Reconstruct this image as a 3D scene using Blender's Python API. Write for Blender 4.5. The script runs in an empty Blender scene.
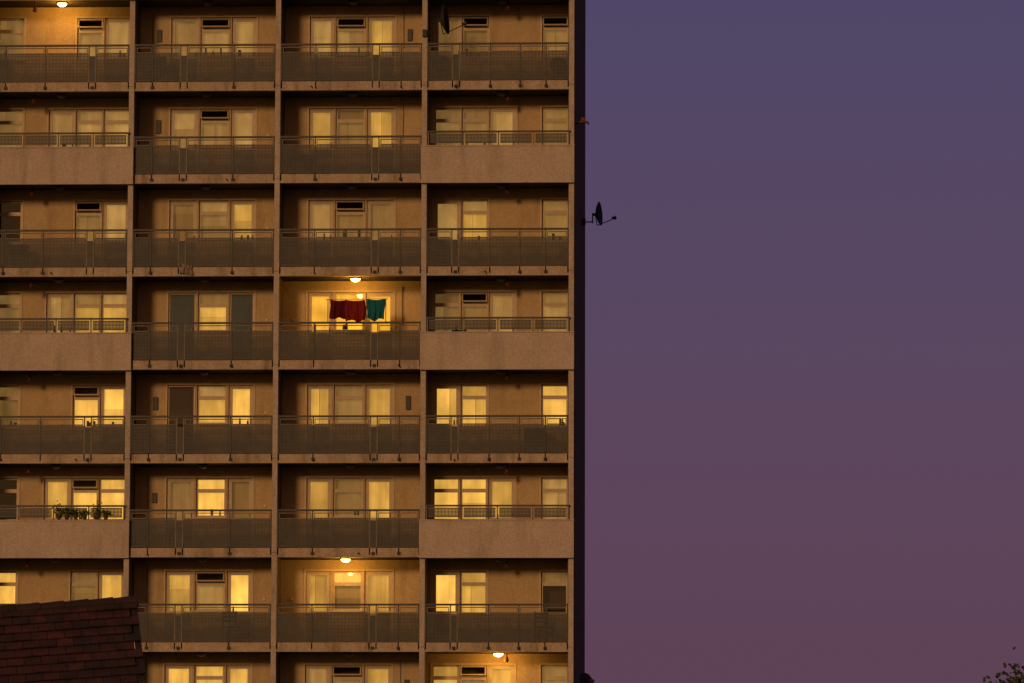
import bpy, bmesh, math, random
from mathutils import Vector, Matrix, Euler
random.seed(7)
S=bpy.context.scene
S.view_settings.view_transform='Standard'
S.view_settings.look='None'
S.view_settings.exposure=0
PX=34.4
W=147.6/PX
H=2.73
Z0=9.72      # floor level of storey index 0
NB=6         # bays
K0,K1=-3,10  # storeys
BW=1.3       # back wall y
CW=.075      # half column width

# ---------------- materials ----------------
def newmat(name):
    m=bpy.data.materials.new(name); m.use_nodes=True
    nt=m.node_tree; b=nt.nodes['Principled BSDF']
    return m,nt,b
def paint(name,c1,c2,rough=0.85,scale=(1,1,1),nscale=3.0,streak=0.0,bump=0.0,spec=0.2,dark=0.6,metal=0.0,grit=0.0):
    m,nt,b=newmat(name)
    N=nt.nodes; L=nt.links
    tc=N.new('ShaderNodeTexCoord'); mp=N.new('ShaderNodeMapping'); mp.inputs['Scale'].default_value=scale
    L.new(tc.outputs['Object'],mp.inputs['Vector'])
    n=N.new('ShaderNodeTexNoise'); n.inputs['Scale'].default_value=nscale; n.inputs['Detail'].default_value=8; n.inputs['Roughness'].default_value=0.7
    L.new(mp.outputs['Vector'],n.inputs['Vector'])
    r=N.new('ShaderNodeValToRGB'); r.color_ramp.elements[0].position=0.3; r.color_ramp.elements[1].position=0.7
    r.color_ramp.elements[0].color=(*c1,1); r.color_ramp.elements[1].color=(*c2,1)
    L.new(n.outputs['Fac'],r.inputs['Fac'])
    col=r.outputs['Color']
    if streak>0:
        mp2=N.new('ShaderNodeMapping'); mp2.inputs['Scale'].default_value=(2.3,2.3,0.35)
        L.new(tc.outputs['Object'],mp2.inputs['Vector'])
        n2=N.new('ShaderNodeTexNoise'); n2.inputs['Scale'].default_value=1.0; n2.inputs['Detail'].default_value=9; n2.inputs['Roughness'].default_value=.62
        L.new(mp2.outputs['Vector'],n2.inputs['Vector'])
        r2=N.new('ShaderNodeValToRGB'); r2.color_ramp.elements[0].position=0.30; r2.color_ramp.elements[1].position=0.5
        r2.color_ramp.elements[0].color=(dark,dark*0.95,dark*0.9,1); r2.color_ramp.elements[1].color=(1,1,1,1)
        L.new(n2.outputs['Fac'],r2.inputs['Fac'])
        mx=N.new('ShaderNodeMix'); mx.data_type='RGBA'; mx.blend_type='MULTIPLY'; mx.inputs['Factor'].default_value=streak
        L.new(col,mx.inputs[6]); L.new(r2.outputs['Color'],mx.inputs[7]); col=mx.outputs[2]
    if grit>0:
        n4=N.new('ShaderNodeTexNoise'); n4.inputs['Scale'].default_value=16; n4.inputs['Detail'].default_value=4; L.new(tc.outputs['Object'],n4.inputs['Vector'])
        r4=N.new('ShaderNodeValToRGB'); r4.color_ramp.elements[0].position=.3; r4.color_ramp.elements[1].position=.65
        r4.color_ramp.elements[0].color=(.72,.7,.68,1); r4.color_ramp.elements[1].color=(1.08,1.08,1.08,1); L.new(n4.outputs['Fac'],r4.inputs['Fac'])
        mx=N.new('ShaderNodeMix'); mx.data_type='RGBA'; mx.blend_type='MULTIPLY'; mx.inputs['Factor'].default_value=grit
        L.new(col,mx.inputs[6]); L.new(r4.outputs['Color'],mx.inputs[7]); col=mx.outputs[2]
    L.new(col,b.inputs['Base Color'])
    b.inputs['Roughness'].default_value=rough
    b.inputs['Specular IOR Level'].default_value=spec
    b.inputs['Metallic'].default_value=metal
    if bump>0:
        n3=N.new('ShaderNodeTexNoise'); n3.inputs['Scale'].default_value=45; n3.inputs['Detail'].default_value=6
        L.new(tc.outputs['Object'],n3.inputs['Vector'])
        bp=N.new('ShaderNodeBump'); bp.inputs['Strength'].default_value=bump; bp.inputs['Distance'].default_value=0.02
        L.new(n3.outputs['Fac'],bp.inputs['Height']); L.new(bp.outputs['Normal'],b.inputs['Normal'])
    return m
M={}
M['wall']=paint('painted_render',(0.40,0.275,0.145),(0.48,0.34,0.185),streak=0.6,bump=0.3,nscale=1.2,dark=0.65,grit=.5)
M['slab']=paint('slab_edge_concrete',(0.31,0.235,0.17),(0.42,0.325,0.24),streak=0.9,bump=0.3,dark=0.45,grit=.8)
M['soffit']=paint('soffit_concrete_shaded',(0.035,0.025,0.02),(0.055,0.04,0.03))  # near-black base colour paints in the shadow under the slabs
M['parapet']=paint('parapet_concrete',(0.37,0.295,0.24),(0.45,0.365,0.30),streak=0.75,bump=0.4,dark=0.66,nscale=1.5,grit=.7)
M['col']=paint('column_concrete',(0.33,0.265,0.215),(0.44,0.36,0.295),streak=0.6,bump=0.3,dark=0.6,grit=.8)
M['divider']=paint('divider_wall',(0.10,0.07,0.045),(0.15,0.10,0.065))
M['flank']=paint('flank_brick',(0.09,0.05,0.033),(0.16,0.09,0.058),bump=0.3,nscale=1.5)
M['metal']=paint('rail_metal_pale',(0.085,0.068,0.048),(0.17,0.135,0.095),rough=0.6,nscale=8,spec=0.4)
M['mdark']=paint('rail_metal_dark',(0.022,0.018,0.015),(0.045,0.037,0.03),rough=0.55,nscale=8,spec=0.4)
M['frame']=paint('window_frame_paint',(0.38,0.28,0.17),(0.48,0.36,0.22),rough=0.5,nscale=5,spec=0.4)
M['band']=paint('surround_paint',(0.46,0.33,0.19),(0.54,0.40,0.24),nscale=4)
M['doorp']=paint('door_panel_paint',(0.17,0.125,0.075),(0.24,0.175,0.10),rough=0.6)
M['doorb']=paint('door_blue_grey',(0.04,0.055,0.06),(0.07,0.08,0.08),rough=0.5,nscale=2)
M['doord']=paint('door_dark_brown',(0.035,0.018,0.010),(0.055,0.03,0.016),rough=0.5)
M['room']=paint('dark_backing_paint',(0.02,0.015,0.012),(0.035,0.026,0.02))  # dark paint standing in for the darkness of unlit rooms
M['black']=paint('dark_plastic',(0.018,0.015,0.014),(0.03,0.025,0.022),rough=0.5)
M['rust']=paint('rust_red_paint',(0.07,0.02,0.012),(0.11,0.03,0.015),rough=0.6)
M['white']=paint('pale_plastic',(0.5,0.45,0.36),(0.62,0.56,0.46),rough=0.5)
M['roofing']=paint('roof_felt',(0.05,0.05,0.05),(0.08,0.08,0.08))

m,nt,b=newmat('balcony_screen'); N=nt.nodes; L=nt.links
tc=N.new('ShaderNodeTexCoord')
n=N.new('ShaderNodeTexNoise'); n.inputs['Scale'].default_value=2.2; n.inputs['Detail'].default_value=9; n.inputs['Roughness'].default_value=0.8
L.new(tc.outputs['Object'],n.inputs['Vector'])
r=N.new('ShaderNodeValToRGB'); r.color_ramp.elements[0].position=0.3; r.color_ramp.elements[1].position=0.7
r.color_ramp.elements[0].color=(0.015,0.013,0.011,1); r.color_ramp.elements[1].color=(0.050,0.042,0.034,1)
L.new(n.outputs['Fac'],r.inputs['Fac']); L.new(r.outputs['Color'],b.inputs['Base Color'])
b.inputs['Roughness'].default_value=0.6
mp=N.new('ShaderNodeMapping'); mp.inputs['Rotation'].default_value=(0,math.radians(45),0); L.new(tc.outputs['Object'],mp.inputs['Vector'])
ck=N.new('ShaderNodeTexChecker'); ck.inputs['Scale'].default_value=14; L.new(mp.outputs['Vector'],ck.inputs['Vector'])
mr=N.new('ShaderNodeMapRange'); mr.inputs['To Min'].default_value=0.10; mr.inputs['To Max'].default_value=0.26; L.new(ck.outputs['Fac'],mr.inputs['Value'])
tr=N.new('ShaderNodeBsdfTransparent'); mx=N.new('ShaderNodeMixShader')
L.new(mr.outputs['Result'],mx.inputs['Fac']); L.new(b.outputs[0],mx.inputs[1]); L.new(tr.outputs[0],mx.inputs[2])
L.new(mx.outputs[0],N['Material Output'].inputs['Surface']); M['screen']=m

m,nt,b=newmat('window_glass'); N=nt.nodes; L=nt.links; N.remove(b)
fr=N.new('ShaderNodeFresnel'); fr.inputs['IOR'].default_value=1.5
gl=N.new('ShaderNodeBsdfGlossy'); gl.inputs['Roughness'].default_value=0.03
tr=N.new('ShaderNodeBsdfTransparent'); tr.inputs['Color'].default_value=(0.95,0.94,0.9,1)
mx=N.new('ShaderNodeMixShader'); mt=N.new('ShaderNodeMath'); mt.operation='MULTIPLY'; mt.inputs[1].default_value=2.0
L.new(fr.outputs[0],mt.inputs[0]); L.new(mt.outputs[0],mx.inputs['Fac']); L.new(tr.outputs[0],mx.inputs[1]); L.new(gl.outputs[0],mx.inputs[2])
L.new(mx.outputs[0],N['Material Output'].inputs['Surface']); M['glass']=m

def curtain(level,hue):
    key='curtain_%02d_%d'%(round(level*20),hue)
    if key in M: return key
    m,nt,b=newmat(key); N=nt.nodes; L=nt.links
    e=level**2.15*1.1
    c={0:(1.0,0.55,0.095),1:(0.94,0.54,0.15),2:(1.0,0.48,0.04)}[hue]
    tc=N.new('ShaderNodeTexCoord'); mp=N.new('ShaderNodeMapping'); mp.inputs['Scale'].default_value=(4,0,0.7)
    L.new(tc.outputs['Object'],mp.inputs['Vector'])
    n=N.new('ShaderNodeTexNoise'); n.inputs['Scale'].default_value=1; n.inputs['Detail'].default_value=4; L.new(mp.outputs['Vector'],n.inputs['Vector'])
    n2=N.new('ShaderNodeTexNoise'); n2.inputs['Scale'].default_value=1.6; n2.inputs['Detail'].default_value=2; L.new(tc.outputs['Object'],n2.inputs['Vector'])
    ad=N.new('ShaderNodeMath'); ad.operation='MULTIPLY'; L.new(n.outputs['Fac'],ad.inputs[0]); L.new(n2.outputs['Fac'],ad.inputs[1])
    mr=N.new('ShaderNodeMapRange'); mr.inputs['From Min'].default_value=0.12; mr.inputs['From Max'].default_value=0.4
    mr.inputs['To Min'].default_value=0.62*e; mr.inputs['To Max'].default_value=1.18*e  # noise paints brighter and dimmer folds into the glow
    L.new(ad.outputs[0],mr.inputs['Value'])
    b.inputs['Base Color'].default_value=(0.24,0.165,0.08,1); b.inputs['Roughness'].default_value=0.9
    b.inputs['Emission Color'].default_value=(*c,1); L.new(mr.outputs['Result'],b.inputs['Emission Strength'])  # fabric itself emits, standing in for room light and reflected sunset sky
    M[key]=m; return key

# ---------------- mesh builder ----------------
class Grp:
    def __init__(s): s.v=[]; s.f=[]
    def box(s,x0,x1,y0,y1,z0,z1,T=None):
        if x1<x0: x0,x1=x1,x0
        i=len(s.v)
        P=[(x0,y0,z0),(x1,y0,z0),(x1,y1,z0),(x0,y1,z0),(x0,y0,z1),(x1,y0,z1),(x1,y1,z1),(x0,y1,z1)]
        if T is not None: P=[tuple(T@Vector(p)) for p in P]
        s.v+=P
        for q in [(0,3,2,1),(4,5,6,7),(0,1,5,4),(1,2,6,5),(2,3,7,6),(3,0,4,7)]: s.f.append(tuple(i+k for k in q))
    def quad(s,*P):
        i=len(s.v); s.v+=[tuple(p) for p in P]; s.f.append(tuple(range(i,i+len(P))))
    def cyl(s,p0,p1,r0,r1=None,n=8):
        r1=r0 if r1 is None else r1
        p0=Vector(p0);p1=Vector(p1); d=(p1-p0).normalized()
        a=d.cross(Vector((0,0,1))); 
        if a.length<1e-3: a=d.cross(Vector((1,0,0)))
        a.normalize(); b_=d.cross(a); i=len(s.v)
        for p,r in((p0,r0),(p1,r1)):
            for k in range(n):
                t=2*math.pi*k/n; s.v.append(tuple(p+a*math.cos(t)*r+b_*math.sin(t)*r))
        for k in range(n): s.f.append((i+k,i+(k+1)%n,i+n+(k+1)%n,i+n+k))
        s.f.append(tuple(i+k for k in range(n))[::-1]); s.f.append(tuple(i+n+k for k in range(n)))
def make(name,g,mat,parent=None,bevel=0,smooth=False):
    me=bpy.data.meshes.new(name); me.from_pydata(g.v,[],g.f)
    bm=bmesh.new(); bm.from_mesh(me); bmesh.ops.recalc_face_normals(bm,faces=bm.faces); bm.to_mesh(me); bm.free()
    me.materials.append(M[mat] if isinstance(mat,str) else mat)
    if smooth:
        for p in me.polygons: p.use_smooth=True
    o=bpy.data.objects.new(name,me); S.collection.objects.link(o)
    if parent: o.parent=parent
    if bevel:
        md=o.modifiers.new('bevel','BEVEL'); md.width=bevel; md.segments=2; md.limit_method='ANGLE'
    return o
def empty(name,loc=(0,0,0),rot=(0,0,0)):
    o=bpy.data.objects.new(name,None); o.location=loc; o.rotation_euler=rot; o.empty_display_size=0.3
    S.collection.objects.link(o); return o

# ---------------- tower block ----------------
tower=empty('tower_block')
G={}
def g(n):
    if n not in G: G[n]=Grp()
    return G[n]
def colx(b): return -(NB-b)*W
zt=Z0+K1*H; XL=colx(0)-0.1
for b in range(NB+1):
    x=colx(b)
    for k in range(K0,K1+1):
        za=Z0+(k-1)*H-.13 if k>K0 else 0
        g('col').box(x-CW,x+CW,-0.07,0.14,za+.006,Z0+k*H-.13-.006)
    g('col').box(x-CW,x+CW,-0.07,0.14,zt-.124,zt+.02)
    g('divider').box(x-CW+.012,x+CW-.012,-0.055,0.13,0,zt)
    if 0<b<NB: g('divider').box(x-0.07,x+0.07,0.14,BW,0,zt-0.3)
DEP=9.5
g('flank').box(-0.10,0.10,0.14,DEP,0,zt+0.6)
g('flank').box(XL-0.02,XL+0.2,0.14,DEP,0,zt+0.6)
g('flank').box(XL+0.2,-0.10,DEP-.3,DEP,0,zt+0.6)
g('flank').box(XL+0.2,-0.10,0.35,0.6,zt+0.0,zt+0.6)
g('room').box(XL+0.2,-0.12,BW+0.55,BW+0.6,0,zt)  # one dark sheet behind all windows in place of room depth

lvl={
 6:{0:dict(R=.5,P=[.55,.6],v='d'),1:dict(P=[.42,.5,.55],v='d'),2:dict(P=[.65,.5,.68],v='d'),3:dict(P=[.38,.3],R=.5,v='d',rv='d')},
 5:{0:dict(R=.5,P=[.5,.62,.66]),1:dict(P=[.6,.5,.62],v='d'),2:dict(P=[.7,.42,.72],v=.3),3:dict(P=[.48,.5,.62],R=.5)},
 4:{0:dict(R=None,P=[.45,.6],v='d'),1:dict(P=[.35,.45,.72],v=.5),2:dict(P=[.55,.32,.35],v='d'),3:dict(P=[.6,.75],R=.5)},
 3:{0:dict(R=.5,P=[.62,.7,.78]),1:dict(P=[-1,.88,-1],v=.4),2:dict(P=[1.0,1.05,.95],v=.9,hue=2),3:dict(P=[.42,.4,.6],R=.52,v='d')},
 2:{0:dict(R=.42,P=[.88,.92],v='d'),1:dict(P=[-2,.72,.95],v=.6),2:dict(P=[.78,.5,.7],v=.42),3:dict(P=[.95,.9],R=.9)},
 1:{0:dict(R=None,P=[.85,1.0,.97],v='d'),1:dict(P=[.4,1.0,.3],v=.95),2:dict(P=[.74,.4,.78],v=.35),3:dict(P=[.97,.97,.72],R=.6)},
 0:{0:dict(R=.95,P=[.4,.82],v=.3),1:dict(P=[.7,.55,1.03],v='d'),2:dict(P=[.7,.4,.66],v=.9),3:dict(P=[.98,.85],R=None,rv=.4)},
 -1:{0:dict(R=.5,P=[.6,.6,.6]),1:dict(P=[.85,.8,.88],v=.8),2:dict(P=[.6,.5,.7],v='d'),3:dict(P=[.88,.5,.75],R=.5,v='d')}}

FT=0.055
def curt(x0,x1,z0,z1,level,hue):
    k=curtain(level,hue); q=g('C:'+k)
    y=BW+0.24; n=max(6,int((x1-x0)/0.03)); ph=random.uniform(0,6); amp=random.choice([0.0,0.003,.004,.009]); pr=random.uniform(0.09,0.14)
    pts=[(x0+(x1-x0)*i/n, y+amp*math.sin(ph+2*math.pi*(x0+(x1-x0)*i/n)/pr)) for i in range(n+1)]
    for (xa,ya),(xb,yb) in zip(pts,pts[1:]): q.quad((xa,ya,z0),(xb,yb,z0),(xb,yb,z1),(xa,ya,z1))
def pane(x0,x1,z0,z1,level,hue=0,frame=FT,tilt=False,bar=False):
    f=g('frame')
    y0,y1=BW+0.07,BW+0.13
    f.box(x0,x0+frame,y0,y1,z0,z1); f.box(x1-frame,x1,y0,y1,z0,z1)
    f.box(x0+frame,x1-frame,y0+.002,y1,z0,z0+frame); f.box(x0+frame,x1-frame,y0+.002,y1,z1-frame,z1)
    if tilt:
        T=Matrix.Translation((0,BW+0.06,z1-0.03))@Matrix.Rotation(math.radians(-28),4,'X')
        h=z1-z0-0.06
        a,b_=x0+0.02,x1-0.02
        f.box(a,a+.035,-.02,.02,-h,0,T); f.box(b_-.035,b_,-.02,.02,-h,0,T)
        f.box(a+.035,b_-.035,-.018,.02,-h,-h+.035,T); f.box(a+.035,b_-.035,-.018,.02,-.035,0,T)
    else:
        g('glass').quad((x0+frame,y0+.03,z0+frame),(x1-frame,y0+.03,z0+frame),(x1-frame,y0+.03,z1-frame),(x0+frame,y0+.03,z1-frame))
    if bar:
        f.box((x0+x1)/2-.02,(x0+x1)/2+.02,y0+.004,y1-.004,z0+frame,z1-frame)
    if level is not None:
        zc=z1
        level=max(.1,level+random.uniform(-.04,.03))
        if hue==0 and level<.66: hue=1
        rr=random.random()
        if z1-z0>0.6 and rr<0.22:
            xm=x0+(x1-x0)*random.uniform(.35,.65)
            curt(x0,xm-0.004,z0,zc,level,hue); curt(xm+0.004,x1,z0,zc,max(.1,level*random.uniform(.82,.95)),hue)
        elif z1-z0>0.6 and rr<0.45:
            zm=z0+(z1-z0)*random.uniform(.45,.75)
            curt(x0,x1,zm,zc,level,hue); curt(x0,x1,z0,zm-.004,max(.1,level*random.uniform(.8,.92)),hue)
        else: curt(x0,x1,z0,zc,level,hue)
        if z1-z0>.6 and x1-x0>.6 and random.random()<.35:
            for _ in range(random.randint(1,3)):
                ox=random.uniform(x0+.12,x1-.12); hh=random.uniform(.1,.24)
                g('black').cyl((ox,BW+.18,z0+.0),(ox,BW+.18,z0+frame+hh),.035,random.uniform(.015,.045))
def door(x0,x1,f0,level,hue=0):
    f=g('frame'); y0,y1=BW+0.06,BW+0.14
    f.box(x0,x0+.05,y0,y1,f0+.02,f0+2.15); f.box(x1-.05,x1,y0,y1,f0+.02,f0+2.15); f.box(x0+.05,x1-.05,y0+.002,y1,f0+2.10,f0+2.15)
    a,b_=x0+.05,x1-.05
    if level in(-1,-2):
        mat='doorb' if level==-1 else 'doord'
        d=g(mat); d.box(a,b_,y0+.03,y1-.01,f0+.03,f0+2.10)
        d.box(a+.1,b_-.1,y0+.018,y0+.03,f0+1.15,f0+1.95); d.box(a+.1,b_-.1,y0+.018,y0+.03,f0+.2,f0+.95)
        g('metal').box(b_-.09,b_-.06,y0-.02,y0+.03,f0+1.0,f0+1.12)
        return
    d=g('doorp'); d.box(a,b_,y0+.03,y1-.01,f0+.03,f0+.92)
    d.box(a+.08,b_-.08,y0+.018,y0+.03,f0+.15,f0+.8)
    pane(a,b_,f0+.925,f0+2.098,level,hue,frame=.06)
    g('metal').box(b_-.045,b_-.02,y0-.02,y0+.008,f0+1.0,f0+1.12)
def surround(x0,x1,f0,z0,z1):
    s=g('band'); w=.05
    s.box(x0-w,x0,BW-.02,BW+.01,z0,z1+w); s.box(x1,x1+w,BW-.02,BW+.01,z0,z1+w); s.box(x0,x1,BW-.02,BW+.01,z1,z1+w)
def wallfill(xa,xb,za,zb,ops):
    xs=sorted({xa,xb,*[o[0] for o in ops],*[o[1] for o in ops]}); zs=sorted({za,zb,*[o[2] for o in ops],*[o[3] for o in ops]})
    for i in range(len(xs)-1):
        run=None
        for j in range(len(zs)-1):
            cx=(xs[i]+xs[i+1])/2; cz=(zs[j]+zs[j+1])/2
            hole=any(o[0]<cx<o[1] and o[2]<cz<o[3] for o in ops)
            if not hole:
                if run is None: run=zs[j]
            if hole or j==len(zs)-2:
                end=zs[j] if hole else zs[j+1]
                if run is not None: g('wall').box(xs[i],xs[i+1],BW,BW+.22,run,end)
                run=None
def mesh_rail(xa,xb,f0,posts,dbl):
    a,b_=xa+.10,xb-.10
    yr=-.03
    ht=1.10
    g('mdark').box(a-.02,b_+.02,yr-.035,yr+.03,f0+ht-.035,f0+ht+.02)
    P=sorted([a,b_]+[xa+p/PX for p in posts]+[xa+dbl/PX,xa+(dbl+7)/PX])
    for x in P:
        inner=abs(x-(xa+dbl/PX))<.01 or abs(x-(xa+(dbl+7)/PX))<.01
        g('metal' if inner else 'mdark').box(x-.018,x+.018,yr-.02,yr+.02,f0-.20,f0+ht-.036)
    for x0,x1 in zip(P,P[1:]):
        if x1-x0<.26:
            g('mdark').box(x0+.02,x1-.02,yr-.01,yr+.01,f0-.05,f0+.78); continue
        x0+=.04; x1-=.04
        t=random.uniform(-.010,.010)
        g('metal').box(x0,x1,yr-.016,yr+.014,f0+ht-.10,f0+ht-.075)
        g('metal').box(x0,x1,yr-.02,yr+.02,f0+.845+t,f0+.87+t)
        g('mdark').box(x0,x1,yr-.02,yr+.02,f0+.02,f0+.05)
        g('metal').box(x0,x0+.02,yr-.014,yr+.014,f0+.871+t,f0+ht-.101); g('metal').box(x1-.02,x1,yr-.014,yr+.014,f0+.871+t,f0+ht-.101)
        g('screen').quad((x0-.02,yr,f0+.05),(x1+.02,yr,f0+.05),(x1+.02,yr,f0+.845+t),(x0-.02,yr,f0+.845+t))
    for x in [xa+dbl/PX+.1]+[xa+p/PX for p in posts]:
        if random.random()<.75: g('black').box(x-.045,x+.045,-.095,-.063,f0-.20,f0-.12)
        if random.random()<.3: g('black').cyl((x,-.06,f0-.17),(x,-.14,f0-.2),.022)
def solid_rail(xa,xb,f0):
    g('parapet').box(xa-.09,xb+.085,-.19,-.075,f0-.30,f0+.77)
    g('parapet').box(xa-.10,xb+.095,-.205,-.06,f0+.772,f0+.81)
    ht=1.22
    g('mdark').box(xa+.09,xb-.03,-.15,-.09,f0+ht-.03,f0+ht+.02)
    n=4; 
    for i in range(n+1):
        x=xa+.12+(xb-xa-.20)*i/n
        g('metal').box(x-.018,x+.018,-.14,-.10,f0+.81,f0+ht-.031)
        if i<n:
            x2=xa+.12+(xb-xa-.20)*(i+1)/n
            g('metal').box(x+.05,x2-.05,-.13,-.11,f0+ht-.085,f0+ht-.06)
            g('mdark').box(x+.05,x2-.05,-.13,-.11,f0+.88,f0+.905)
            g('screen').quad((x+.05,-.12,f0+.905),(x2-.05,-.12,f0+.905),(x2-.05,-.12,f0+ht-.085),(x+.05,-.12,f0+ht-.085))

lampspots=[]
for k in range(K0,K1+1):
    f0=Z0+k*H
    for b in range(NB):
        xa,xb=colx(b),colx(b+1)
        g('slab').box(xa+CW+.0005,xb-CW-.0005,-.05,.12,f0-.27,f0)
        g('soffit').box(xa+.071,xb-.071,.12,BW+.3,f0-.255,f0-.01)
        g('slab').box(xa+CW+.0005,xb-CW-.0005,-.062,-.05,f0-.27,f0-.24)
        if random.random()<.4:
            ox=random.uniform(xa+.5,xb-.5); g('black').cyl((ox,-.02,f0-.14),(ox,-.17,f0-.17),.02)
    if k==K1: continue
    for b in range(NB):
        pb=b-(NB-4)
        xa,xb=colx(b),colx(b+1)
        row=lvl.get(k,{}).get(pb)
        if row is None:
            src=lvl[random.choice([6,4,2,0]) if k%2==0 else random.choice([5,3,1])]
            row=dict(src[0 if pb<0 else pb])
            if pb==-1: row=dict(P=[.6,.7,.5],v='d')
            if pb==-2: row=dict(P=[.6,.7,.5],v=.5)
            row.pop('hue',None)
        typ='mid' if (pb in(1,2,-1,-2)) else 'end'
        hue=row.get('hue',0)
        ops=[]
        if typ=='mid':
            mir=pb in(2,-2)
            def X(p): return xb-(p-1)/PX if mir else xa+p/PX
            def rng(p,q): 
                u,v=X(p),X(q); return (min(u,v),max(u,v))
            PL=row['P'][::-1] if mir else row['P']
            A=rng(34,62);B=rng(64,94);C=rng(96,121)
            x0,x1=min(A[0],C[0]),max(A[1],C[1])
            ops=[(A[0],A[1],f0+.02,f0+2.15),(B[0],B[1],f0+1.0,f0+2.15),(C[0],C[1],f0+.02,f0+2.15)]
            door(*A,f0,PL[0],hue); door(*C,f0,PL[2],hue)
            v=row.get('v')
            pane(B[0],B[1],f0+1.78,f0+2.15,None if v in('d',None) else v,hue,tilt=(v=='d'),frame=.05)
            pane(B[0],B[1],f0+1.0,f0+1.778,PL[1],hue,bar=random.random()<.15)
            g('band').box(B[0]-.02,B[1]+.02,BW-.05,BW+.08,f0+.96,f0+1.0)
            surround(x0,x1,f0,f0+.02,f0+2.15)
        else:
            mir=pb==0
            def X(p): return xb-p/PX if mir else xa+p/PX
            def rng(p,q):
                u,v=X(p),X(q); return (min(u,v),max(u,v))
            PL=row['P'][::-1] if mir else row['P']
            solid=(k%2!=0)
            segs=[(7,34),(35,62)]+([(63,90)] if solid else [])
            R=rng(116,143)
            v=row.get('v')
            for i,(p,q) in enumerate(segs):
                s=rng(p,q)
                isdoor=(i==2) or (not solid and i==0)
                lv=PL[i]
                if isdoor:
                    ops.append((s[0],s[1],f0+.02,f0+2.15)); door(*s,f0,lv,hue)
                else:
                    ops.append((s[0],s[1],f0+.9,f0+2.15))
                    if i==1 and v=='d': pane(*s,f0+1.78,f0+2.15,None,hue,tilt=True,frame=.05)
                    else: pane(*s,f0+1.78,f0+2.15,(v if (i==1 and v) else max(.3,lv-.15)) if lv else None,hue,frame=.05)
                    pane(*s,f0+.9,f0+1.778,lv,hue)
            xx=[rng(*s) for s in segs]; surround(min(a[0] for a in xx),max(a[1] for a in xx),f0,f0+.02,f0+2.15)
            ops.append((R[0],R[1],f0+.9,f0+2.15))
            rv=row.get('rv')
            lvR=row.get('R')
            pane(*R,f0+1.78,f0+2.15,None if (rv=='d' or (lvR is None and not rv)) else (rv or lvR),hue,tilt=rv=='d',frame=.05)
            pane(*R,f0+.9,f0+1.778,lvR,hue); surround(*R,f0,f0+.9,f0+2.15)
            g('band').box(R[0]-.02,R[1]+.02,BW-.05,BW+.08,f0+.86,f0+.9)
        wallfill(xa+.071,xb-.071,f0-.01,f0+H-.255,ops)
        if typ=='end' and k%2!=0: solid_rail(xa,xb,f0)
        elif typ=='mid':
            if pb in(2,-2): mesh_rail(xa,xb,f0,[38,124],95)
            else: mesh_rail(xa,xb,f0,[21,103],49)
        else: mesh_rail(xa,xb,f0,[66,96,122] if pb==3 else [20,60],28 if pb==3 else 104)
        lx=xa+ (W*0.5 if typ=='mid' else (W*.52 if pb==3 else W*.5)); zc=f0+H-.255
        lit={(6,0),(3,2),(0,2),(-1,3)}
        if (k,pb)==(3,2): lx=xa+78/PX
        if (k,pb)==(0,2): lx=xa+70/PX
        if (k,pb)==(-1,3): lx=xa+75/PX
        lampspots.append((lx,.45,zc,(k,pb) in lit))
        if typ=='end':
            px_=xa+(83/PX if pb==3 else 46/PX); z=zc
            g('rust').cyl((px_,.5,z),(px_,.5,z-.12),.025,.025); g('rust').cyl((px_,.5,z-.12),(px_,.5,z-.24),.03,.075); g('rust').cyl((px_,.5,z-.24),(px_,.5,z-.28),.075,.04)  # red-brown lanterns hanging from the balcony ceiling, unlit
        if typ=='mid':
            mx_=xb-(18/PX) if pb in(2,-2) else xa+22/PX
            if random.random()<.6:
                g('mdark').box(mx_-.07,mx_+.07,BW-.06,BW,f0+1.42,f0+1.72+random.uniform(-.04,.12))
            if random.random()<.5: g('metal').box(mx_-.2,mx_-.175,BW-.03,BW,f0+1.2,f0+2.3)
            sx=xa+14/PX if pb in(2,-2) else xb-14/PX
            g('white').box(sx-.03,sx+.03,BW-.03,BW,f0+1.3,f0+1.36)
names=dict(wall='recessed_walls',divider='balcony_dividers',slab='slab_edges',soffit='balcony_soffits',parapet='solid_parapets',col='columns',flank='flank_walls',metal='railing_frames',mdark='handrails',frame='window_frames',band='window_surrounds',doorp='door_panels',doorb='grey_doors',doord='brown_door',room='dark_window_backing',black='brackets',rust='hanging_lanterns',white='wall_switches',screen='balcony_screens',glass='window_panes')
for n,q in G.items():
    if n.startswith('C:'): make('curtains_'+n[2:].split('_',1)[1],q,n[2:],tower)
    else: make(names.get(n,n),q,n,tower,bevel=.006 if n in('parapet','slab') else 0)
q=Grp(); q.box(XL+.2,-.1,.6,DEP-.3,zt+.0,zt+.1); make('roof_deck',q,'roofing',tower)

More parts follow.
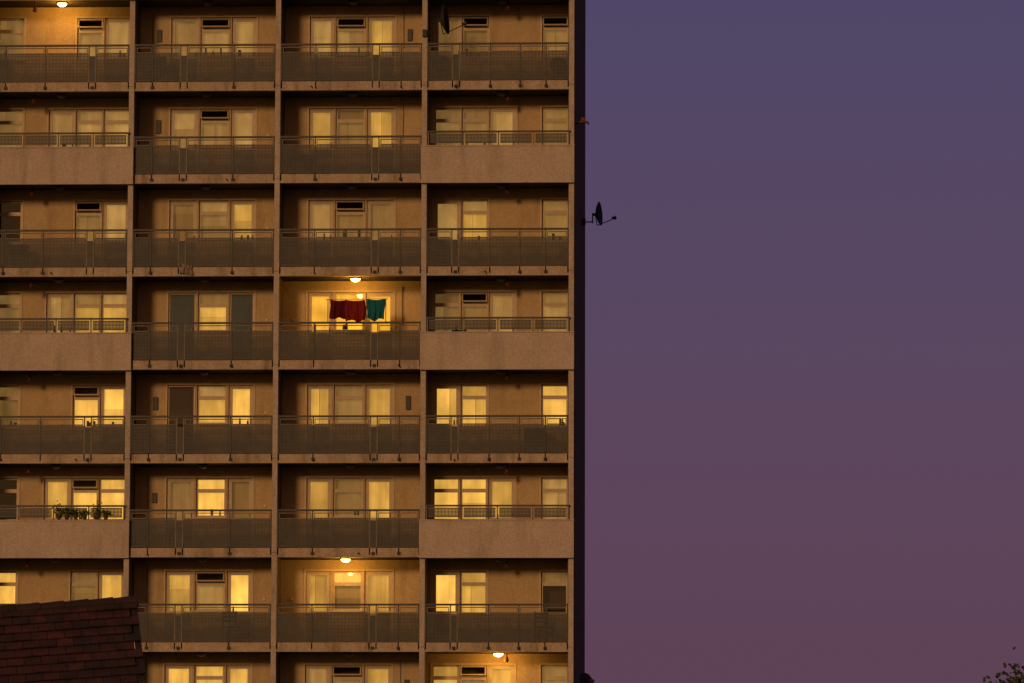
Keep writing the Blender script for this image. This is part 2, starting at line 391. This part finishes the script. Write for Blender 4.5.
def emis(name,c,s):
    m,nt,b=newmat(name); b.inputs['Base Color'].default_value=(.8,.7,.5,1); b.inputs['Emission Color'].default_value=(*c,1); b.inputs['Emission Strength'].default_value=s; return m
M['lampon']=emis('lamp_diffuser_lit',(1,.62,.16),14)
M['lampoff']=paint('lamp_diffuser_off',(.10,.08,.06),(.15,.12,.09),rough=.4)
def dome(q,c,rx,rz,ry):
    n=14; rings=5; i0=len(q.v)
    for j in range(rings):
        t=j/rings*math.pi/2
        for k_ in range(n):
            a=2*math.pi*k_/n; q.v.append((c[0]+rx*math.cos(t)*math.cos(a),c[1]+ry*math.cos(t)*math.sin(a),c[2]-rz*math.sin(t)))
    q.v.append((c[0],c[1],c[2]-rz))
    for j in range(rings-1):
        for k_ in range(n): q.f.append((i0+j*n+k_,i0+j*n+(k_+1)%n,i0+(j+1)*n+(k_+1)%n,i0+(j+1)*n+k_))
    for k_ in range(n): q.f.append((i0+(rings-1)*n+k_,i0+(rings-1)*n+(k_+1)%n,len(q.v)-1))
on,off,base=Grp(),Grp(),Grp()
for x,y,z,l in lampspots:
    base.cyl((x,y,z),(x,y,z-.04),.16,.16,14)
    dome(on if l else off,(x,y,z-.04),.14,.09,.14)
    if l:
        li=bpy.data.lights.new('bulkhead_light','POINT'); li.energy=44; li.color=(1,.50,.08); li.shadow_soft_size=.1
        o=bpy.data.objects.new('bulkhead_light',li); o.location=(x,y,z-.28); S.collection.objects.link(o); o.parent=tower
make('lamp_bases',base,'black',tower); make('lamp_domes_lit',on,'lampon',tower,smooth=True); make('lamp_domes',off,'lampoff',tower,smooth=True)

# ---------------- satellite dishes ----------------
def dish(loc,rotz,tilt,R=.33,armlen=.5,wall_to=None,col='black'):
    e=empty('satellite_dish',loc)
    q=Grp(); n=24; rings=6; T=Matrix.Rotation(rotz,4,'Z')@Matrix.Rotation(tilt,4,'Y')
    q.v.append(tuple(T@Vector((0,0,0))))
    for j in range(1,rings+1):
        r=R*j/rings
        for k_ in range(n):
            a=2*math.pi*k_/n; q.v.append(tuple(T@Vector((.34*r*r/R, r*math.cos(a)*.92, r*math.sin(a)))))
    for k_ in range(n): q.f.append((0,1+k_,1+(k_+1)%n))
    for j in range(rings-1):
        for k_ in range(n): q.f.append((1+j*n+k_,1+j*n+(k_+1)%n,1+(j+1)*n+(k_+1)%n,1+(j+1)*n+k_))
    o=make('reflector',q,col,e,smooth=True); md=o.modifiers.new('s','SOLIDIFY'); md.thickness=.015
    q=Grp()
    p0=T@Vector((.02,0,-R*.95)); p1=T@Vector((armlen,0,-R*.5))
    q.cyl(p0,p1,.014); q.cyl(T@Vector((.0,0,0)),T@Vector((-.1,0,-.02)),.04)
    q.cyl(T@Vector((-.02,0,-.02)),p0,.015)
    d=(p1-Vector(T@Vector((0.05,0,0)))).normalized(); q.cyl(p1-d*.10,p1+d*.04,.03,.045); q.box(p1.x-.03,p1.x+.03,p1.y-.03,p1.y+.03,p1.z-.01,p1.z+.07)
    make('feed_arm',q,'black',e)
    q=Grp(); w=Vector(wall_to)-Vector(loc); c=T@Vector((-.1,0,-.02))
    k1=Vector((c.x,c.y,w.z)); q.cyl(c+Vector((0,0,.06)),k1-Vector((0,0,.04)),.02); q.cyl(k1,w,.02)
    q.box(w.x-.06,w.x+.06,w.y-.06,w.y+.06,w.z-.1,w.z+.1); make('wall_bracket',q,'black',e)
    return e

# ---------------- camera ----------------
cam=bpy.data.cameras.new('Camera'); co=bpy.data.objects.new('Camera',cam); S.collection.objects.link(co); S.camera=co
CP=Vector((5,-145,2.0)); co.location=CP
AIM=Vector((-1.72,0,18.445))
d=(AIM-CP).normalized()
rot=d.to_track_quat('-Z','Y').to_matrix()@Matrix.Rotation(math.radians(0.16),3,'Z')
co.rotation_euler=rot.to_euler(); cam.sensor_width=36; cam.lens=36*34.4*146.5/1024; cam.clip_end=6000; cam.clip_start=.5

def rowz(k): return Z0+k*H
dish((.53,6,rowz(4)+2.36),math.radians(-10),math.radians(-4),R=.37,armlen=.58,wall_to=(.16,6,rowz(4)+2.12))
dish((-3.80,-.45,rowz(6)+1.72),math.radians(-8),math.radians(-7),R=.45,armlen=.70,wall_to=(-W,-.12,rowz(6)+1.40),col='black')
dish((-.42,.45,rowz(6)+.45),math.radians(-70),math.radians(-22),R=.30,armlen=.35,wall_to=(-.14,.5,rowz(6)+.2))
dish((.36,1.2,rowz(-1)+1.65),math.radians(-50),math.radians(-22),R=.26,armlen=.35,wall_to=(.16,1.2,rowz(-1)+1.4))
e=empty('wall_floodlight',(.10,.3,rowz(5)+1.5)); q=Grp()
q.cyl((0,0,0),(.22,-.1,.05),.02); q.cyl((.22,-.1,.05),(.22,-.1,.16),.02); make('arm',q,'black',e)
q=Grp(); q.box(.12,.36,-.2,-.04,.0,.05); q.box(.16,.30,-.18,-.06,.05,.16); q.box(.36,.40,-.22,-.02,-.04,.03); make('head',q,'rust',e,bevel=.01)

# ---------------- washing ----------------
def cloth(name,x0,x1,ztop,drop,col1,col2,y=-.10,slope=0,ph=0):
    q=Grp(); nx,nz=30,18; 
    for j in range(nz+1):
        for i in range(nx+1):
            u=i/nx; v=j/nz
            x=x0+(x1-x0)*u+.02*math.sin(v*5+u*3+ph)
            z=ztop-drop*v*(1+.06*math.sin(u*9+ph))-.03*math.sin(u*math.pi)+slope*u
            q.v.append((x,y+.035*math.sin(u*17+v*1.5+ph)*(.3+v)+.02*math.sin(u*41),z))
    for j in range(nz):
        for i in range(nx):
            a=j*(nx+1)+i; q.f.append((a,a+1,a+nx+2,a+nx+1))
    M[name+'_m']=paint(name+'_fabric',col1,col2,nscale=5,rough=.95)
    return make(name,q,name+'_m',smooth=True)
x2=colx(NB-2); zr=rowz(3)+1.76
w=empty('washing_line'); 
t0=cloth('dark_red_towel',x2+54/PX,x2+71/PX,zr,.53,(.06,.004,.004),(.10,.007,.006)); t0.parent=w
t1=cloth('red_towel',x2+69.5/PX,x2+90/PX,zr-.01,.60,(.13,.010,.008),(.20,.014,.010),y=-.13,ph=2); t1.parent=w
t2=cloth('teal_towel',x2+91/PX,x2+109/PX,zr+.02,.59,(.006,.085,.105),(.012,.13,.155),ph=4); t2.parent=w
q=Grp(); q.cyl((x2+50/PX,-.10,zr+.005),(x2+112/PX,-.10,zr+.02),.008); q.cyl((x2+52/PX,-.10,rowz(3)+1.1),(x2+52/PX,-.10,zr+.02),.012); q.cyl((x2+110/PX,-.10,rowz(3)+1.1),(x2+110/PX,-.10,zr+.03),.012)
make('drying_frame',q,'metal',w)
rag=cloth('cleaning_rag',colx(NB-3)+52/PX,colx(NB-3)+63/PX,rowz(4)+.12,.26,(.16,.13,.11),(.26,.22,.18),y=-.11,slope=-.08)

# ---------------- plants on balcony ----------------
M['leaf']=paint('dark_leaves',(.02,.03,.01),(.045,.06,.022),nscale=12)
M['pot']=paint('terracotta',(.05,.03,.02),(.08,.045,.03))
x0b=colx(NB-4)
for px_ in (80,88,97,106,118,127):
    e=empty('potted_plant',(x0b+px_/PX,-.16,rowz(1)+.815))
    q=Grp(); q.cyl((0,0,0),(0,0,.14),.05,.075,12); make('pot',q,'pot',e)
    q=Grp(); hh=random.uniform(.1,.3)
    for i in range(110):
        c=Vector((random.gauss(0,.08),random.gauss(0,.05),.14+abs(random.gauss(hh*.4,hh*.4))))
        a=Vector((random.uniform(-1,1),random.uniform(-1,1),random.uniform(-1,1))).normalized()*.035; b_=a.cross(Vector((random.random(),1,random.random()))).normalized()*.018
        q.quad(c-a,c+b_,c+a,c-b_)
    make('foliage',q,'leaf',e)

def chair(loc,rz):
    e=empty('balcony_chair',loc,(0,0,rz)); q=Grp()
    for sx in(-.2,.2):
        for sy in(-.2,.2): q.box(sx-.02,sx+.02,sy-.02,sy+.02,0,.45 if sy<0 else .92)
    q.box(-.23,.23,-.23,.18,.452,.49)
    for z in(.6,.72,.84): q.box(-.18,.18,.19,.21,z,z+.07)
    make('frame',q,'black',e)
xb1=colx(NB-3)
chair((xb1+104/PX,.5,rowz(0)),2.9); chair((xb1+50/PX,.6,rowz(2)),3.3)
chair((colx(NB-1)+36/PX,.5,rowz(3)),3.0); chair((colx(NB-1)+120/PX,.5,rowz(0)),.4)
def storage(loc,w_,d_,h_):
    e=empty('storage_box',loc); q=Grp(); q.box(0,w_,0,d_,0,h_); q.box(-.02,w_+.02,-.02,d_+.02,h_+.002,h_+.05)
    for i in range(3): q.box(w_*(i+.5)/3-.02,w_*(i+.5)/3+.02,-.015,-.001,.05,h_-.05)
    make('box',q,'mdark',e,bevel=.008)
storage((colx(NB-2)+12/PX,.4,rowz(5)),.7,.4,.6); storage((colx(NB-1)+100/PX,.5,rowz(2)),.6,.4,.75); storage((xb1+14/PX,.5,rowz(6)),.5,.4,.8); storage((colx(NB-4)+20/PX,.5,rowz(4)),.6,.4,.7)

# ---------------- foreground tiled house ----------------
def rooftile(name,base):
    m,nt,b=newmat(name); N=nt.nodes; L=nt.links
    tc=N.new('ShaderNodeTexCoord'); n=N.new('ShaderNodeTexNoise'); n.inputs['Scale'].default_value=3; n.inputs['Detail'].default_value=8; L.new(tc.outputs['Object'],n.inputs['Vector'])
    r=N.new('ShaderNodeValToRGB'); r.color_ramp.elements[0].position=.35; r.color_ramp.elements[1].position=.7
    r.color_ramp.elements[0].color=(base[0]*.3,base[1]*.3,base[2]*.3,1); r.color_ramp.elements[1].color=(*base,1)
    L.new(n.outputs['Fac'],r.inputs['Fac']); L.new(r.outputs['Color'],b.inputs['Base Color']); b.inputs['Roughness'].default_value=.85
    return m
M['tileA']=rooftile('clay_tile_a',(.052,.010,.008)); M['tileB']=rooftile('clay_tile_b',(.030,.008,.007)); M['tileC']=rooftile('clay_tile_c',(.072,.014,.010))
M['brickh']=paint('house_brick',(.08,.035,.02),(.12,.05,.03))
house=empty('brick_house',(-5.90,-55,0),(0,0,math.radians(13)))
LEN=9; RZ=7.53; P_=math.radians(42); run=3.2
A=[Grp(),Grp(),Grp()]
sag=.085
ca,sa=math.cos(P_),math.sin(P_); TR=.23; nrow=int(run/ca/TR)
for side in(-1,1):
    for j in range(nrow):
        s0=j*TR; x=0-(.15 if j%2 else 0)
        while x>-LEN:
            wdt=.30
            xa_=x-wdt+.005; xb_=min(x-.005,0)
            q=A[random.choice([0,0,1,2])]
            lift=random.uniform(0,.018)
            pts=[]
            for (s,h) in((s0-.03,.0+.012),(s0+TR+.012,.05+lift)):
                for xx in(xa_,xb_):
                    pts.append(Vector((xx, side*(s*ca+h*sa), RZ-s*sa+h*ca+xx*sag)))
            a,b_,c,d_=pts
            nrm=Vector((0,side*sa,ca))*.022
            i=len(q.v); q.v+=[tuple(p) for p in(a,b_,d_,c)]+[tuple(p-nrm) for p in(a,b_,d_,c)]
            for f in[(0,1,2,3),(7,6,5,4),(0,4,5,1),(1,5,6,2),(2,6,7,3),(3,7,4,0)]: q.f.append(tuple(i+t for t in f))
            x-=wdt
for i,q in enumerate(A): make('roof_tiles_%s'%'abc'[i],q,'tile'+'ABC'[i],house)
q=Grp(); x=0.02
while x>-LEN:
    q.cyl((x,0,RZ+.0+x*sag),(x-.43,0,RZ-.01+(x-.43)*sag),.11,.10,12); x-=.44
make('ridge_tiles',q,'tileB',house)
q=Grp(); e_=run
zr_=RZ-.06
q.v+= [(-LEN,-e_+.3,0),(-LEN,e_-.3,0),(-.12,e_-.3,0),(-.12,-e_+.3,0)]
zl=RZ-(e_-.3)*math.tan(P_)-.1
q.v+= [(-LEN,-e_+.3,zl-LEN*sag),(-LEN,e_-.3,zl-LEN*sag),(-.12,e_-.3,zl),(-.12,-e_+.3,zl),(-LEN,0,zr_-.1-LEN*sag),(-.12,0,zr_-.1)]
q.f+=[(0,3,7,4),(1,5,6,2),(0,4,8,5,1),(3,2,6,9,7),(4,7,9,8),(5,8,9,6)]
make('walls',q,'brickh',house)
q=Grp()
for side in(-1,1):
    a=Vector((0,0,RZ-.02)); b_=Vector((0,side*run,RZ-.02-run*math.tan(P_)))
    q.quad(a,b_,b_-Vector((0,0,.2)),a-Vector((0,0,.2))); q.quad(a-Vector((.12,0,0)),b_-Vector((.12,0,0)),b_,a)
make('barge_boards',q,'black',house)

# ---------------- tree ----------------
M['bark']=paint('bark',(.05,.035,.025),(.09,.065,.045))
tree=empty('broadleaf_tree',(12.42,-35,0)); q=Grp(); tips=[]
def branch(p,d,L_,r,depth):
    e_=p+d*L_; q.cyl(p,e_,r,r*.65,7)
    if depth==0: tips.append(e_); return
    for _ in range(3):
        nd=(d+Vector((random.uniform(-.8,.8),random.uniform(-.8,.8),random.uniform(-.1,.6)))).normalized(); branch(e_,nd,L_*.68,r*.62,depth-1)
    tips.append(e_)
random.seed(11)
branch(Vector((0,0,0)),Vector((.03,0,1)).normalized(),2.4,.16,4)
make('trunk_and_limbs',q,'bark',tree)
q=Grp(); mz=max(t.z for t in tips)
for t in tips:
    for i in range(60):
        c=t+Vector((random.gauss(0,.28),random.gauss(0,.28),random.gauss(0,.22)))
        a=Vector((random.uniform(-1,1),random.uniform(-1,1),random.uniform(-1,1))).normalized()*random.uniform(.04,.07); b_=a.cross(Vector((random.random(),1,random.random()))).normalized()*.035
        q.quad(c-a,c+b_,c+a,c-b_)
make('leaves',q,'leaf',tree)
# stand the tree so its outer crown reaches x of about 10.95 and a height of 7.5 m
k_=7.5/(mz+.25); tree.scale=(1.1,1.1,k_)
near=[t for t in tips if t.z*k_>6.9]
mnx=min(t.x for t in near)*1.1
tree.location.x=11.25-mnx

# ---------------- ground ----------------
M['grass']=paint('grass_ground',(.03,.04,.015),(.06,.07,.03),nscale=.6,bump=.3)
M['asphalt']=paint('asphalt',(.04,.04,.04),(.06,.06,.06),nscale=4)
M['pave']=paint('paving',(.2,.18,.16),(.28,.26,.23),nscale=4)
q=Grp(); q.quad((-4000,-4000,0),(4000,-4000,0),(4000,4000,0),(-4000,4000,0)); make('ground',q,'grass')
q=Grp(); q.quad((-300,-20,.004),(300,-20,.004),(300,-13,.004),(-300,-13,.004)); make('road',q,'asphalt')
q=Grp(); q.box(-300,300,-13,-11,0,.12); make('pavement',q,'pave')

# ---------------- sun and sky ----------------
SE=math.radians(13); SA=math.radians(-20)
sd=Vector((math.sin(SA)*math.cos(SE),-math.cos(SA)*math.cos(SE),math.sin(SE)))
sl=bpy.data.lights.new('sun','SUN'); sl.energy=1.4; sl.angle=math.radians(9); sl.color=(1,.59,.28)
so=bpy.data.objects.new('sun',sl); S.collection.objects.link(so); so.rotation_euler=sd.to_track_quat('Z','Y').to_euler()
wd=bpy.data.worlds.new('World'); S.world=wd; wd.use_nodes=True; nt=wd.node_tree; N=nt.nodes; L=nt.links
bg=N['Background']
sky=N.new('ShaderNodeTexSky'); sky.sky_type='NISHITA'; sky.sun_disc=False; sky.sun_elevation=math.radians(2); sky.sun_rotation=math.atan2(sd.x,sd.y)
tc=N.new('ShaderNodeTexCoord'); sp=N.new('ShaderNodeSeparateXYZ'); L.new(tc.outputs['Generated'],sp.inputs[0])
mr=N.new('ShaderNodeMapRange'); mr.inputs['From Min'].default_value=0; mr.inputs['From Max'].default_value=.4; L.new(sp.outputs['Z'],mr.inputs['Value'])
r=N.new('ShaderNodeValToRGB'); L.new(mr.outputs['Result'],r.inputs['Fac']); cr=r.color_ramp
cr.elements[0].position=0; cr.elements[0].color=(.100,.045,.084,1)
cr.elements[1].position=1; cr.elements[1].color=(.025,.032,.095,1)
for p,c in((.12,(.098,.046,.091)),(.20,(.096,.048,.101)),(.30,(.086,.050,.113)),(.45,(.070,.052,.130))):
    e_=cr.elements.new(p); e_.color=(*c,1)
dt=N.new('ShaderNodeVectorMath'); dt.operation='DOT_PRODUCT'; L.new(tc.outputs['Generated'],dt.inputs[0]); dt.inputs[1].default_value=tuple(sd)
mg=N.new('ShaderNodeMapRange'); mg.interpolation_type='SMOOTHSTEP'; mg.inputs['From Min'].default_value=.2; mg.inputs['From Max'].default_value=1.0; mg.inputs['To Max'].default_value=1; L.new(dt.outputs['Value'],mg.inputs['Value'])
gm=N.new('ShaderNodeMix'); gm.data_type='RGBA'; L.new(mg.outputs['Result'],gm.inputs['Factor']); L.new(r.outputs['Color'],gm.inputs[6]); gm.inputs[7].default_value=(.38,.18,.06,1)
sk=N.new('ShaderNodeMix'); sk.data_type='RGBA'; sk.blend_type='ADD'; sk.inputs['Factor'].default_value=.006; L.new(gm.outputs[2],sk.inputs[6]); L.new(sky.outputs[0],sk.inputs[7])
L.new(sk.outputs[2],bg.inputs['Color']); bg.inputs['Strength'].default_value=1
